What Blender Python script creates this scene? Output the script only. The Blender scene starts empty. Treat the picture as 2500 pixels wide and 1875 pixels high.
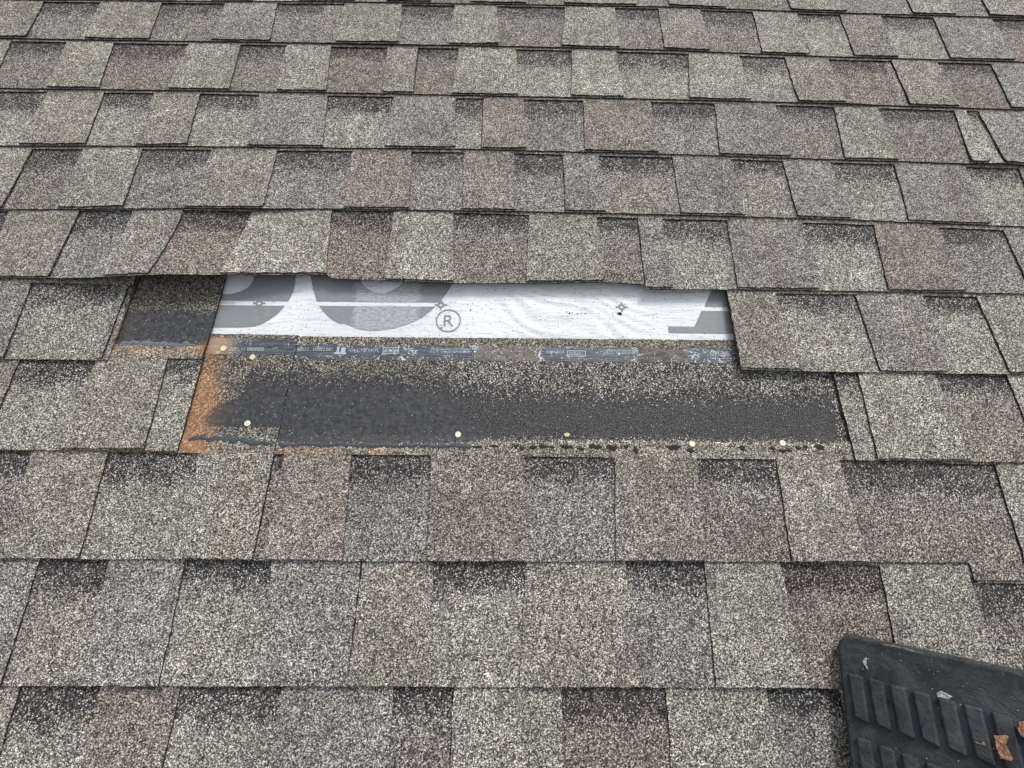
import bpy, bmesh, math, random
from mathutils import Matrix, Vector
random.seed(7)
C = bpy.context.scene.collection
SC = bpy.context.scene

# ---------------------------------------------------------------- frame of the roof
# everything is laid out on the roof plane (u along the courses, v up the slope, n off the roof, metres)
PITCH = math.radians(26.5)
ROOF = Matrix.Translation((0, 0, 5.0)) @ Matrix.Rotation(PITCH, 4, 'X')

# ---------------------------------------------------------------- camera
cam = bpy.data.cameras.new('camera'); cam_o = bpy.data.objects.new('camera', cam); C.objects.link(cam_o)
cam.sensor_fit = 'HORIZONTAL'; cam.sensor_width = 36.0; cam.lens = 36.0 * 1000 / 2500
cam.clip_start = 0.01; cam.clip_end = 500
RC = Matrix(((0.99987204, -0.01289718, -0.00946396, 0.0), (0.00956154, 0.95612674, -0.29279724, 0.06847),
             (0.01282501, 0.29266929, 0.95612771, 0.6317), (0, 0, 0, 1)))
cam_o.matrix_world = ROOF @ RC
SC.camera = cam_o

# ---------------------------------------------------------------- light: overcast day
w = bpy.data.worlds.new('World'); SC.world = w; w.use_nodes = True
nt = w.node_tree; nt.nodes.clear()
sky = nt.nodes.new('ShaderNodeTexSky'); sky.sky_type = 'NISHITA'; sky.sun_disc = False
SUN_EL, SUN_AZ = math.radians(60), math.radians(32)
sky.sun_elevation = SUN_EL; sky.sun_rotation = SUN_AZ; sky.dust_density = 3.0; sky.air_density = 1.0
hs = nt.nodes.new('ShaderNodeHueSaturation'); hs.inputs['Saturation'].default_value = 0.22
bg = nt.nodes.new('ShaderNodeBackground'); bg.inputs['Strength'].default_value = 0.15
wo = nt.nodes.new('ShaderNodeOutputWorld')
nt.links.new(sky.outputs[0], hs.inputs['Color']); nt.links.new(hs.outputs[0], bg.inputs[0]); nt.links.new(bg.outputs[0], wo.inputs[0])
sun = bpy.data.lights.new('sun', 'SUN'); sun.energy = 1.7; sun.angle = math.radians(16); sun.color = (1, .97, .93)
sun_o = bpy.data.objects.new('sun', sun); C.objects.link(sun_o)
sd = Vector((math.sin(SUN_AZ) * math.cos(SUN_EL), math.cos(SUN_AZ) * math.cos(SUN_EL), math.sin(SUN_EL)))
sun_o.rotation_euler = sd.to_track_quat('Z', 'Y').to_euler(); sun_o.location = (0, 0, 12)
SC.view_settings.view_transform = 'Standard'; SC.view_settings.look = 'None'
SC.view_settings.exposure = 0.60; SC.view_settings.gamma = 1

# ---------------------------------------------------------------- measured layout (metres on the roof plane)
DATA = {"BUTT": {"1": [[-1.106, -0.0328], [-0.998, -0.0307], [-0.889, -0.0286], [-0.779, -0.0265], [-0.67, -0.0244], [-0.627, -0.0235], [-0.56, -0.0214], [-0.449, -0.0179], [-0.405, -0.0165], [-0.338, -0.0159], [-0.226, -0.0149], [-0.141, -0.0141], [-0.115, -0.0139], [-0.002, -0.0129], [0.11, -0.0118], [0.223, -0.0108], [0.337, -0.0097], [0.354, -0.0096], [0.45, -0.0116], [0.563, -0.0139], [0.677, -0.0162], [0.697, -0.0166], [0.79, -0.0175], [0.904, -0.0186], [1.019, -0.0197], [1.133, -0.0208]], "2": [[-1.063, -0.0059], [-0.958, -0.0054], [-0.853, -0.005], [-0.758, -0.0045], [-0.748, -0.0044], [-0.642, -0.0032], [-0.536, -0.002], [-0.429, -0.0013], [-0.386, -0.0017], [-0.322, -0.0029], [-0.216, -0.0011], [-0.109, 0.0008], [-0.043, 0.0011], [-0.001, 0.001], [0.107, 0.0006], [0.215, 0.0003], [0.321, -0.0001], [0.323, -0.0001], [0.431, -0.0032], [0.54, -0.0063], [0.648, -0.0094], [0.667, -0.01], [0.757, -0.0107], [0.866, -0.0116], [0.975, -0.0125], [1.084, -0.0134]], "3": [[-1.012, -0.0013], [-0.912, -0.0003], [-0.812, 0.0007], [-0.712, 0.0018], [-0.674, 0.0021], [-0.611, 0.0026], [-0.51, 0.0032], [-0.408, 0.0039], [-0.368, 0.0042], [-0.306, 0.0042], [-0.204, 0.0041], [-0.102, 0.0041], [-0.023, 0.004], [0.0, 0.004], [0.103, 0.0039], [0.206, 0.0039], [0.289, 0.0038], [0.309, 0.0037], [0.413, 0.0031], [0.516, 0.0025], [0.619, 0.0012], [0.637, 0.0005], [0.723, -0.0012], [0.778, -0.0012], [0.827, -0.002], [0.931, -0.0038], [1.035, -0.0056]], "4": [[-0.959, -0.002], [-0.864, 0.0], [-0.769, 0.002], [-0.674, 0.004], [-0.639, 0.0047], [-0.579, 0.0053], [-0.483, 0.0061], [-0.386, 0.007], [-0.348, 0.0074], [-0.29, 0.0081], [-0.193, 0.0092], [-0.096, 0.0104], [-0.086, 0.0106], [0.002, 0.0098], [0.099, 0.0089], [0.197, 0.008], [0.295, 0.0071], [0.343, 0.0067], [0.393, 0.0057], [0.491, 0.0038], [0.59, 0.0018], [0.607, 0.0015], [0.688, 0.0004], [0.787, -0.001], [0.883, -0.0042], [0.982, -0.005]], "5": [[-0.905, -0.0022], [-0.816, 0.0004], [-0.727, 0.0031], [-0.637, 0.0058], [-0.585, 0.0071], [-0.546, 0.007], [-0.452, 0.0052], [-0.364, 0.0102], [-0.328, 0.0113], [-0.273, 0.0116], [-0.181, 0.0119], [-0.089, 0.0123], [-0.018, 0.0125], [0.003, 0.0124], [0.096, 0.0121], [0.188, 0.0117], [0.263, 0.0114], [0.281, 0.0112], [0.374, 0.0101], [0.467, 0.009], [0.561, 0.0078], [0.577, 0.0076], [0.654, 0.0055], [0.747, 0.003], [0.84, 0.0004], [0.933, -0.0021]], "6": [[-0.854, 0.003], [-0.765, 0.0021], [-0.755, 0.0018], [-0.671, -0.0004], [-0.656, -0.0011], [-0.579, -0.0012], [-0.564, -0.0007], [-0.497, 0.0023], [-0.465, 0.006], [-0.422, 0.0106], [-0.342, 0.0167], [-0.31, 0.0179], [-0.308, 0.0113], [-0.256, 0.0106], [-0.169, 0.0086], [-0.094, 0.0066], [-0.083, 0.0068], [0.004, 0.0083], [0.029, 0.0087], [0.092, 0.0107], [0.161, 0.0118], [0.179, 0.0109], [0.229, 0.0089], [0.23, 0.0006], [0.266, 0.001], [0.276, 0.001], [0.353, 0.0021], [0.39, 0.0026], [0.441, 0.0029], [0.53, 0.0033], [0.53, 0.0033], [0.618, 0.0032], [0.706, 0.0032], [0.795, 0.0031], [0.884, 0.003]], "7": [[-0.801, 0.0022], [-0.721, 0.0022], [-0.641, 0.0023], [-0.631, 0.0023], [0.367, 0.0004], [0.416, -0.0], [0.498, -0.0007], [0.581, -0.0013], [0.597, -0.0014], [0.664, -0.0013], [0.747, -0.0012], [0.831, -0.0011]], "8": [[-0.748, 0.0032], [-0.674, 0.0036], [-0.599, 0.0039], [-0.524, 0.0042], [-0.484, 0.0044], [0.519, 0.0018], [0.546, 0.0018], [0.624, 0.0017], [0.702, 0.0016], [0.78, 0.0016]], "9": [[-0.693, -0.0028], [-0.624, -0.0023], [-0.554, -0.0019], [-0.484, -0.0014], [-0.444, -0.0012], [-0.415, -0.0013], [-0.344, -0.0015], [-0.274, -0.0017], [-0.246, -0.0018], [-0.204, -0.0016], [-0.133, -0.0012], [-0.062, -0.0009], [0.009, -0.0005], [0.029, -0.0004], [0.08, 0.0002], [0.151, 0.0012], [0.208, 0.0019], [0.223, 0.002], [0.294, 0.0022], [0.366, 0.0024], [0.439, 0.0026], [0.511, 0.0028], [0.583, 0.0031], [0.647, 0.0033]], "10": [[-0.638, -0.0084], [-0.574, -0.0081], [-0.51, -0.0079], [-0.445, -0.0076], [-0.381, -0.0074], [-0.316, -0.0071], [-0.251, -0.0069], [-0.186, -0.0066], [-0.173, -0.0066], [-0.121, -0.0064], [-0.056, -0.0063], [-0.005, -0.0061], [0.01, -0.0061], [0.076, -0.006], [0.142, -0.0058], [0.208, -0.0057], [0.274, -0.0056], [0.34, -0.0054], [0.407, -0.0053], [0.43, -0.0053], [0.473, -0.0052], [0.54, -0.005], [0.607, -0.0049], [0.674, -0.0048]]},
 "TABS": {"2": [[None, None, -1.0153, -1.0085], [-0.8951, -0.8881, -0.7632, -0.7566], [-0.627, -0.6284, -0.5148, -0.5069], [-0.419, -0.4173, -0.2427, -0.2387], [-0.1287, -0.1339, -0.0353, -0.0288], [0.1157, 0.1038, 0.2251, 0.2259], [0.3212, 0.3208, 0.414, 0.4178], [0.5313, 0.5272, 0.6295, 0.6256], [0.724, 0.7226, 0.8148, 0.8162], [0.9329, 0.9265, 1.0629, 1.0665]], "3": [[None, None, -1.0412, -1.0304], [-0.927, -0.9211, -0.8305, -0.8182], [-0.6763, -0.6828, -0.5685, -0.5621], [-0.4729, -0.4682, -0.3807, -0.3707], [-0.2624, -0.2588, -0.1987, -0.1952], [-0.113, -0.1194, 0.0076, 0.0119], [0.1255, 0.1193, 0.2184, 0.2252], [0.3728, 0.3574, 0.4797, 0.4833], [0.5753, 0.5777, 0.6672, 0.6721], [0.7762, 0.7717, 0.9002, 0.9029], [1.0152, 1.0098, None, None]], "4": [[-0.9197, -0.9253, -0.8092, -0.801], [-0.712, -0.7082, -0.6213, -0.6118], [-0.5028, -0.4986, -0.3684, -0.3574], [-0.2365, -0.2398, -0.1133, -0.1057], [-0.0587, -0.0564, 0.0242, 0.0291], [0.1439, 0.1411, 0.2794, 0.2814], [0.4096, 0.3991, 0.5328, 0.5364], [0.6508, 0.6392, 0.7406, 0.7438], [0.8957, 0.8785, 0.9186, 0.9152], [0.9451, 0.9335, None, None]], "5": [[None, None, -0.8939, -0.8905], [-0.8071, -0.8049, -0.6975, -0.6888], [-0.566, -0.5811, -0.4436, -0.4403], [-0.3028, -0.3003, -0.189, -0.1824], [-0.0906, -0.0862, 0.0054, 0.0103], [0.098, 0.0992, 0.1671, 0.1726], [0.3089, 0.3092, 0.4205, 0.4253], [0.5205, 0.5211, 0.6123, 0.6185], [0.7361, 0.7237, 0.8718, 0.8728], [0.9759, 0.9624, None, None]], "6": [[-0.8927, -0.8758, -0.7625, -0.756], [-0.6758, -0.6679, -0.5871, -0.5858], [-0.4638, -0.4764, -0.3228, -0.3105], [-0.211, -0.2113, -0.1035, -0.0956], [0.0339, 0.0289, 0.1566, 0.1615], [0.2307, 0.229, 0.2749, 0.2756], [0.3937, 0.3898, 0.5299, 0.5293], [0.6612, 0.6482, 0.7798, 0.7825], [0.8969, 0.8963, None, None]], "7": [[None, None, -0.8035, -0.7942], [-0.6517, -0.6488, -0.6317, -0.6272], [0.3674, 0.3662, 0.4555, 0.4731], [0.5932, 0.597, 0.7103, 0.7076], [0.8036, 0.8073, None, None]], "8": [[-0.6538, -0.6589, -0.5434, -0.5364], [0.5637, 0.5573, 0.6876, 0.699], [0.8064, 0.8069, None, None]], "9": [[-0.7045, -0.6917, -0.594, -0.5843], [-0.4575, -0.4552, -0.3472, -0.3454], [-0.3331, -0.3347, -0.2327, -0.2257], [-0.1137, -0.1089, 0.0263, 0.0285], [0.1621, 0.153, 0.2858, 0.2782], [0.4064, 0.3994, 0.5023, 0.5066], [0.7388, 0.7296, None, None]], "10": [[None, None, -0.6429, -0.6356], [-0.5486, -0.5352, -0.4433, -0.4387], [-0.3242, -0.3157, -0.2011, -0.2009], [-0.1984, -0.1996, -0.1013, -0.093], [0.0288, 0.0196, 0.1668, 0.1727], [0.2791, 0.2721, 0.3854, 0.3907], [0.5265, 0.5167, 0.651, 0.6432]]},
 "G1o": [[-0.3722, 0.4551], [-0.3716, 0.45], [-0.3708, 0.4334], [-0.3719, 0.4204], [-0.3767, 0.4041], [-0.3809, 0.3956], [-0.3902, 0.3809], [-0.4029, 0.369], [-0.4172, 0.3599], [-0.4372, 0.3552], [-0.4945, 0.3539]], "G1i": [[-0.4442, 0.4539], [-0.444, 0.4488], [-0.4443, 0.4422], [-0.4506, 0.4291], [-0.4629, 0.421], [-0.4771, 0.4165], [-0.4933, 0.4163]], "G2o": [[-0.3463, 0.4556], [-0.3451, 0.4505], [-0.3395, 0.4324], [-0.3284, 0.4049], [-0.3234, 0.3965], [-0.305, 0.3767], [-0.2847, 0.364], [-0.2766, 0.3646], [-0.2571, 0.3563], [-0.2419, 0.3529], [-0.2294, 0.3518], [-0.2147, 0.3529], [-0.1929, 0.3567], [-0.1749, 0.363], [-0.1557, 0.3722], [-0.1404, 0.3835], [-0.1256, 0.3981], [-0.1192, 0.4062], [-0.1076, 0.4249], [-0.0984, 0.4446], [-0.0927, 0.46]], "G2i": [[-0.2616, 0.4571], [-0.2599, 0.452], [-0.2559, 0.4418], [-0.2459, 0.4319], [-0.2349, 0.4249], [-0.2206, 0.4218], [-0.2082, 0.4246], [-0.1961, 0.432], [-0.1844, 0.4438], [-0.1818, 0.4585]], "ST": [[-0.4902, 0.4019], [-0.3766, 0.4038], [-0.3232, 0.4044], [-0.1192, 0.4058], [-0.4885, 0.3938], [-0.3809, 0.3956], [-0.322, 0.3964], [-0.1256, 0.3981]], "A1": [[0.3583, 0.4485], [0.3362, 0.4055], [0.3771, 0.4054], [0.3834, 0.4489]], "A2": [[0.3303, 0.3975], [0.3144, 0.3675], [0.2699, 0.3675], [0.2693, 0.3554], [0.3764, 0.3558], [0.3782, 0.3978]], "REG": [[-0.4248, 0.3998], [-0.1164, 0.4017], [0.1931, 0.4021]], "R": [[-0.1022, 0.3724], [-0.0859, 0.3726], [-0.103, 0.3883], [-0.1079, 0.3634], [-0.1089, 0.3812]], "DOTS": [[-0.0661, 0.393], [-0.1132, 0.3586], [0.103, 0.3888], [0.1081, 0.3896], [0.098, 0.3915], [0.1169, 0.3883], [0.1239, 0.3898], [0.1302, 0.3889], [0.1884, 0.3901], [0.1828, 0.3915], [0.1771, 0.3907]],
 "TXT": {"a": [[-0.4547, 0.3109], [-0.399, 0.3117], [-0.4002, 0.3179]], "b": [[-0.3431, 0.3127], [-0.2904, 0.3135], [-0.2912, 0.3193]], "c": [[-0.2599, 0.3129], [-0.2131, 0.3136], [-0.2138, 0.3197]], "blk": [[-0.2849, 0.3077], [-0.265, 0.3212]], "box1": [[-0.2059, 0.3096], [-0.1799, 0.321]], "d1": [[-0.1287, 0.3122], [-0.0633, 0.3132], [-0.0635, 0.3168]], "d2": [[-0.129, 0.3169], [-0.0635, 0.3179], [-0.0636, 0.3213]], "e": [[0.0628, 0.3141], [0.0923, 0.3145], [0.0924, 0.3207]], "box2": [[0.0965, 0.3093], [0.127, 0.32]], "f1": [[0.156, 0.3142], [0.2076, 0.315], [0.2078, 0.3182]], "f2": [[0.1611, 0.319], [0.2079, 0.3197], [0.2082, 0.3227]], "g": [[0.3326, 0.3161], [0.3631, 0.3166], [0.3641, 0.323]]}, "TAPE": {"patch1": [[-0.0562, 0.3105], [0.0517, 0.3121]], "patch2": [[0.2122, 0.3127], [0.3024, 0.314]], "hole": [-0.1753, 0.3062]}}


DATA['BUTT']['9'] = [q for q in DATA['BUTT']['9'] if q[0] < .652] + [[.6520, .0030], [.6525, -.0190], [.95, -.0200]]
for q in DATA['BUTT']['6']:
    if .222 < q[0] < .2315: q[0] = .2304
    elif .2315 <= q[0] < .236: q[0] = .2311
E_ = 0.143      # course exposure
SH = 0.341      # full height of a shingle
A_ = 0.0128     # how far its lower edge is carried by the courses below
T_ = 0.0026     # one ply
LIFT = {6: [(-.56, .15, .025), (.17, .05, .002)], 5: [(-.46, .07, .005)], 4: [(.93, .05, .004)], 3: [(.68, .05, .002)], 2: [(-.3, .1, .002)]}
def lift(k, u): return sum(h * math.exp(-((u - c) / w_) ** 2) for c, w_, h in LIFT.get(k, []))
def lerp(a, b, t): return a + (b - a) * t
def sstep(a, b, x):
    t = max(0., min(1., (x - a) / (b - a))) if a != b else float(x > a)
    return t * t * (3 - 2 * t)
def vbase(k): return (9 - k) * E_
_b = {}
def v0(k, u):
    if k not in _b: _b[k] = DATA['BUTT'].get(str(k))
    p = _b[k]; base = vbase(k)
    if not p: return base + (-.006 if k > 9 else 0) + .0012 * math.sin(u * 5 + k)
    if u <= p[0][0]: return base + p[0][1]
    if u >= p[-1][0]: return base + p[-1][1]
    for a, b in zip(p, p[1:]):
        if a[0] <= u <= b[0]:
            return base + lerp(a[1], b[1], (u - a[0]) / max(1e-6, b[0] - a[0]))
def zbase(k, u, v):
    s = v - v0(k, u)
    z = A_ * (1 - s / SH)
    L = lift(k, u)
    if L and s < E_: z += L * max(0., 1 - max(0, s) / E_) ** 1.4
    if k == 6 and .12 < u < .2285 and s < .05: z += .0028 * math.exp(-((s - .024 - .006 * math.sin(u * 60)) / .005) ** 2) * sstep(.155, .18, u)
    return z
def ztop(k, u, v):            # underside of the top ply: it steps down past the backing
    s = v - v0(k, u)
    return zbase(k, u, v) + T_ * (1 - sstep(.160, .178, s))

# ---------------------------------------------------------------- object helpers
def tag(o, label=None, cat=None, group=None, kind=None):
    if label: o['label'] = label
    if cat: o['category'] = cat
    if group: o['group'] = group
    if kind: o['kind'] = kind
    return o
def empty(name, loc):
    o = bpy.data.objects.new(name, None); C.objects.link(o); o.matrix_world = ROOF @ Matrix.Translation(loc)
    o.empty_display_size = .02; o['_loc'] = 0; del o['_loc']
    return o
ORG = {}
def root(name, loc):
    o = empty(name, loc); ORG[o.name] = Vector(loc); return o
def link_mesh(name, me, parent=None, org=(0, 0, 0)):
    o = bpy.data.objects.new(name, me); C.objects.link(o)
    if parent is not None: o.parent = parent
    else: o.matrix_world = ROOF @ Matrix.Translation(org)
    return o
def mesh(name, verts, faces, mats, fm=None, uv=None, attrs=None, parent=None, org=(0, 0, 0), smooth=False):
    ox, oy, oz = org
    me = bpy.data.meshes.new(name)
    me.from_pydata([(x - ox, y - oy, z - oz) for x, y, z in verts], [], faces)
    for m in mats: me.materials.append(m)
    if fm: me.polygons.foreach_set('material_index', fm)
    l = me.uv_layers.new(name='plane')
    src = uv or [(x, y) for x, y, z in verts]
    d = []
    for lp in me.loops: d += src[lp.vertex_index]
    l.data.foreach_set('uv', d)
    for an, vals in (attrs or {}).items():
        a = me.attributes.new(an, 'FLOAT_COLOR', 'POINT')
        f = []
        for c in vals: f += c
        a.data.foreach_set('color', f)
    if smooth: me.polygons.foreach_set('use_smooth', [True] * len(me.polygons))
    me.update()
    return link_mesh(name, me, parent, org)

def sheet(name, parent, org, ul, ur, vb, vt, zf, thick, mats, attr=None, du=.02, dv=.02, jit=.0005, uvo=(0, 0), open_top=False, rng=None):
    """a thin ply: ul(w), ur(w) side edges as functions of height 0..1, vb(u), vt(u) lower and upper edges"""
    rng = rng or random
    W_ = max(abs(ur(0) - ul(0)), abs(ur(1) - ul(1))); H_ = abs(vt(ul(1)) - vb(ul(0)))
    nu = max(1, int(math.ceil(W_ / du))); nv = max(1, int(math.ceil(H_ / dv)))
    V = []; A = []; B = []; UV = []
    for j in range(nv + 1):
        wv = j / nv
        for i in range(nu + 1):
            t = i / nu
            a, b = ul(wv), ur(wv)
            u = lerp(a, b, t)
            v = lerp(vb(u), vt(u), wv)
            if i in (0, nu): u += rng.uniform(-jit, jit)
            if j in (0, nv): v += rng.uniform(-jit, jit)
            V.append((u, v, zf(u, v) + thick))
    n = len(V)
    V += [(x, y, z - thick) for x, y, z in V]
    W1 = nu + 1
    F = []; M = []
    for j in range(nv):
        for i in range(nu):
            q = j * W1 + i
            F.append((q, q + 1, q + W1 + 1, q + W1)); M.append(0)
            F.append((n + q, n + q + W1, n + q + W1 + 1, n + q + 1)); M.append(1)
    for i in range(nu):
        F.append((i, n + i, n + i + 1, i + 1)); M.append(1)
        q = nv * W1 + i
        if not open_top: F.append((q, q + 1, n + q + 1, n + q)); M.append(1)
    for j in range(nv):
        q = j * W1
        F.append((q, q + W1, n + q + W1, n + q)); M.append(1)
        q = j * W1 + nu
        F.append((q, n + q, n + q + W1, q + W1)); M.append(1)
    UV = [(x + uvo[0], y + uvo[1]) for x, y, z in V]
    at = None
    if attr:
        r = [attr(x, y) for x, y, z in V]
        at = {'tint': [a for a, b in r], 'mask': [b for a, b in r]}
    return mesh(name, V, F, mats, M, UV, at, parent, org)

# ---------------------------------------------------------------- materials
def new_mat(name):
    m = bpy.data.materials.new(name); m.use_nodes = True
    t = m.node_tree; t.nodes.clear()
    out = t.nodes.new('ShaderNodeOutputMaterial'); b = t.nodes.new('ShaderNodeBsdfPrincipled')
    t.links.new(b.outputs[0], out.inputs[0]); b.inputs['Specular IOR Level'].default_value = .25
    return m, t, b
class NT:
    def __init__(s, t): s.t = t
    def n(s, ty, **k):
        o = s.t.nodes.new(ty)
        for a, b in k.items(): setattr(o, a, b)
        return o
    def put(s, v, sock):
        if hasattr(v, 'is_output'): s.t.links.new(v, sock)
        elif v is not None: sock.default_value = v
    def m(s, op, a, b=None, c=None, clamp=False):
        o = s.n('ShaderNodeMath', operation=op, use_clamp=clamp)
        s.put(a, o.inputs[0]); s.put(b, o.inputs[1])
        if c is not None: s.put(c, o.inputs[2])
        return o.outputs[0]
    def ss(s, v, a, b):
        o = s.n('ShaderNodeMapRange', interpolation_type='SMOOTHSTEP'); s.put(v, o.inputs[0]); s.put(a, o.inputs[1]); s.put(b, o.inputs[2])
        return o.outputs[0]
    def mix(s, f, a, b, bt='MIX'):
        o = s.n('ShaderNodeMix', data_type='RGBA', blend_type=bt, clamp_factor=True)
        s.put(f, o.inputs[0])
        for v, i in ((a, 6), (b, 7)):
            if isinstance(v, tuple): v = (*v[:3], 1)
            s.put(v, o.inputs[i])
        return o.outputs[2]
    def ramp(s, f, pts, interp='LINEAR'):
        o = s.n('ShaderNodeValToRGB'); cr = o.color_ramp; cr.interpolation = interp
        while len(cr.elements) < len(pts): cr.elements.new(.5)
        for e, (p, c) in zip(cr.elements, pts):
            e.position = p; e.color = (*c, 1) if len(c) == 3 else c
        s.put(f, o.inputs[0]); return o.outputs[0]
    def uv(s): return s.n('ShaderNodeUVMap', uv_map='plane').outputs[0]
    def scale(s, v, sc):
        o = s.n('ShaderNodeVectorMath', operation='MULTIPLY'); s.put(v, o.inputs[0]); o.inputs[1].default_value = sc; return o.outputs[0]
    def noise(s, v, sc, det=2, rough=.5, dim='2D', dist=0):
        o = s.n('ShaderNodeTexNoise', noise_dimensions=dim); s.put(v, o.inputs['Vector']); o.inputs['Scale'].default_value = sc
        o.inputs['Detail'].default_value = det; o.inputs['Roughness'].default_value = rough; o.inputs['Distortion'].default_value = dist
        return o.outputs[0]
    def vor(s, v, sc, dim='2D', feat='F1'):
        o = s.n('ShaderNodeTexVoronoi', voronoi_dimensions=dim, feature=feat); s.put(v, o.inputs['Vector']); o.inputs['Scale'].default_value = sc
        return o
    def sep(s, c):
        o = s.n('ShaderNodeSeparateColor'); s.put(c, o.inputs[0]); return o.outputs
    def bump(s, h, strength, dist, nrm=None):
        o = s.n('ShaderNodeBump'); s.put(h, o.inputs['Height']); o.inputs['Strength'].default_value = strength; o.inputs['Distance'].default_value = dist
        if nrm: s.put(nrm, o.inputs['Normal'])
        return o.outputs[0]

def granule_material():
    m, t, b = new_mat('mineral_granules'); g = NT(t)
    uv = g.uv()
    wob = g.noise(uv, 300, 1)
    vo = g.vor(uv, 700); r, gg, bb = g.sep(vo.outputs['Color'])[:3]
    dist = vo.outputs['Distance']
    vb = g.vor(uv, 380); rb, gb, bb2 = g.sep(vb.outputs['Color'])[:3]
    tint = g.n('ShaderNodeAttribute', attribute_name='tint').outputs['Color']
    mk = g.n('ShaderNodeAttribute', attribute_name='mask'); mr, mg, mb = g.sep(mk.outputs['Color'])[:3]; fine = mk.outputs['Alpha']
    big = g.noise(uv, 9, 4, .6); mid = g.noise(uv, 45, 3, .6); sm = g.noise(uv, 160, 2, .6)
    LIGHT = [(0, (.013, .013, .013)), (.17, (.043, .0415, .038)), (.34, (.111, .1062, .0945)), (.52, (.220, .211, .187)), (.70, (.356, .343, .302)), (.86, (.59, .573, .503)), (1, (.86, .845, .76))]
    DARK = [(0, (.007, .007, .009)), (.50, (.016, .016, .020)), (.70, (.036, .036, .040)), (.84, (.12, .118, .115)), (.94, (.45, .44, .40)), (1, (.75, .73, .66))]
    # granule value leans on the neighbouring clump a little, so grains bunch as they do on a real sheet
    val = g.m('ADD', g.m('MULTIPLY', r, .86), g.m('MULTIPLY', rb, .14))
    val = g.m('ADD', val, g.m('MULTIPLY', g.m('SUBTRACT', mid, .5), .34), clamp=True)
    light = g.ramp(val, LIGHT); dark = g.ramp(r, DARK)
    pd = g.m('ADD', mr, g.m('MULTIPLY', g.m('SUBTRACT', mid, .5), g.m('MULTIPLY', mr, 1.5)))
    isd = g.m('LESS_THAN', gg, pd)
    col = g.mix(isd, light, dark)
    # stray coloured grains: rusty, blue grey
    col = g.mix(g.m('MULTIPLY', g.m('GREATER_THAN', bb, .9), .55), col, (.20, .115, .075))
    col = g.mix(g.m('MULTIPLY', g.m('LESS_THAN', bb, .1), .5), col, (.13, .15, .17))
    col = g.mix(1.0, col, tint, 'MULTIPLY')
    bl = g.m('ADD', .70, g.m('MULTIPLY', big, .60)); cb = g.n('ShaderNodeCombineColor'); [g.put(bl, cb.inputs[i]) for i in range(3)]
    col = g.mix(1.0, col, cb.outputs[0], 'MULTIPLY')
    # worn spots where grains have gone, and faint run-off streaks down the slope
    bald = g.ss(g.noise(uv, 85, 3, .6), .68, .74)
    col = g.mix(g.m('MULTIPLY', bald, .55), col, (.035, .034, .034))
    run = g.ss(g.noise(g.scale(uv, (9, 1, 1)), 4, 4, .6), .35, .75)
    col = g.mix(g.m('MULTIPLY', run, .16), col, (.10, .095, .085))
    # asphalt between the grains
    gap = g.ss(dist, .42, .68)
    col = g.mix(g.m('MULTIPLY', gap, .72), col, (.022, .021, .021))
    # rust / clay staining
    lum = g.n('ShaderNodeRGBToBW'); g.put(col, lum.inputs[0]); l = lum.outputs[0]
    rl = g.m('ADD', g.m('MULTIPLY', l, .75), .10)
    rc = g.n('ShaderNodeCombineColor'); g.put(g.m('MULTIPLY', rl, 1.30), rc.inputs[0]); g.put(g.m('MULTIPLY', rl, .74), rc.inputs[1]); g.put(g.m('MULTIPLY', rl, .42), rc.inputs[2])
    rm = g.m('MULTIPLY', mb, g.ss(g.m('ADD', mb, g.m('MULTIPLY', g.m('SUBTRACT', mid, .5), .9)), .12, .55))
    col = g.mix(rm, col, rc.outputs[0])
    # bare asphalt where the seal strip has been stripped of its grains
    tm = g.m('ADD', g.m('MULTIPLY', mg, 1.25), g.m('MULTIPLY', g.m('SUBTRACT', mid, .5), .5))
    tm = g.m('ADD', tm, g.m('MULTIPLY', g.m('SUBTRACT', gg, .5), .85))
    tar = g.ss(tm, .47, .53)
    keep = g.m('GREATER_THAN', bb, .975)
    tar = g.m('MULTIPLY', tar, g.m('SUBTRACT', 1, g.m('MULTIPLY', keep, .8)))
    fsp = g.ss(g.noise(uv, 750, 1, .5), .52, .72)
    slate = g.mix(g.ss(g.noise(uv, 120, 5, .75), .3, .7), (.024, .0265, .030), (.058, .062, .067))
    char = g.mix(fsp, (.012, .012, .013), (.17, .17, .172))
    tcol = g.mix(g.ss(g.m('ADD', fine, g.m('MULTIPLY', g.m('SUBTRACT', mid, .5), 1.1)), .1, .9), slate, char)
    # clay tint over the tar near the rust
    tcol = g.mix(g.m('MULTIPLY', mb, .6), tcol, (.14, .085, .055))
    col = g.mix(tar, col, tcol)
    g.put(col, b.inputs['Base Color'])
    g.put(g.m('SUBTRACT', .93, g.m('MULTIPLY', tar, .38)), b.inputs['Roughness'])
    h = g.m('SUBTRACT', 1, dist)
    h = g.m('ADD', g.m('MULTIPLY', h, g.m('SUBTRACT', 1, g.m('MULTIPLY', tar, .85))), g.m('MULTIPLY', g.m('MULTIPLY', sm, tar), 1.6))
    h = g.m('ADD', h, g.m('MULTIPLY', r, .25))
    n1 = g.bump(h, .55, .0007)
    n2 = g.bump(mid, .5, .0015, n1)
    g.put(n2, b.inputs['Normal'])
    return m
M_GRAN = granule_material()

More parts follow.
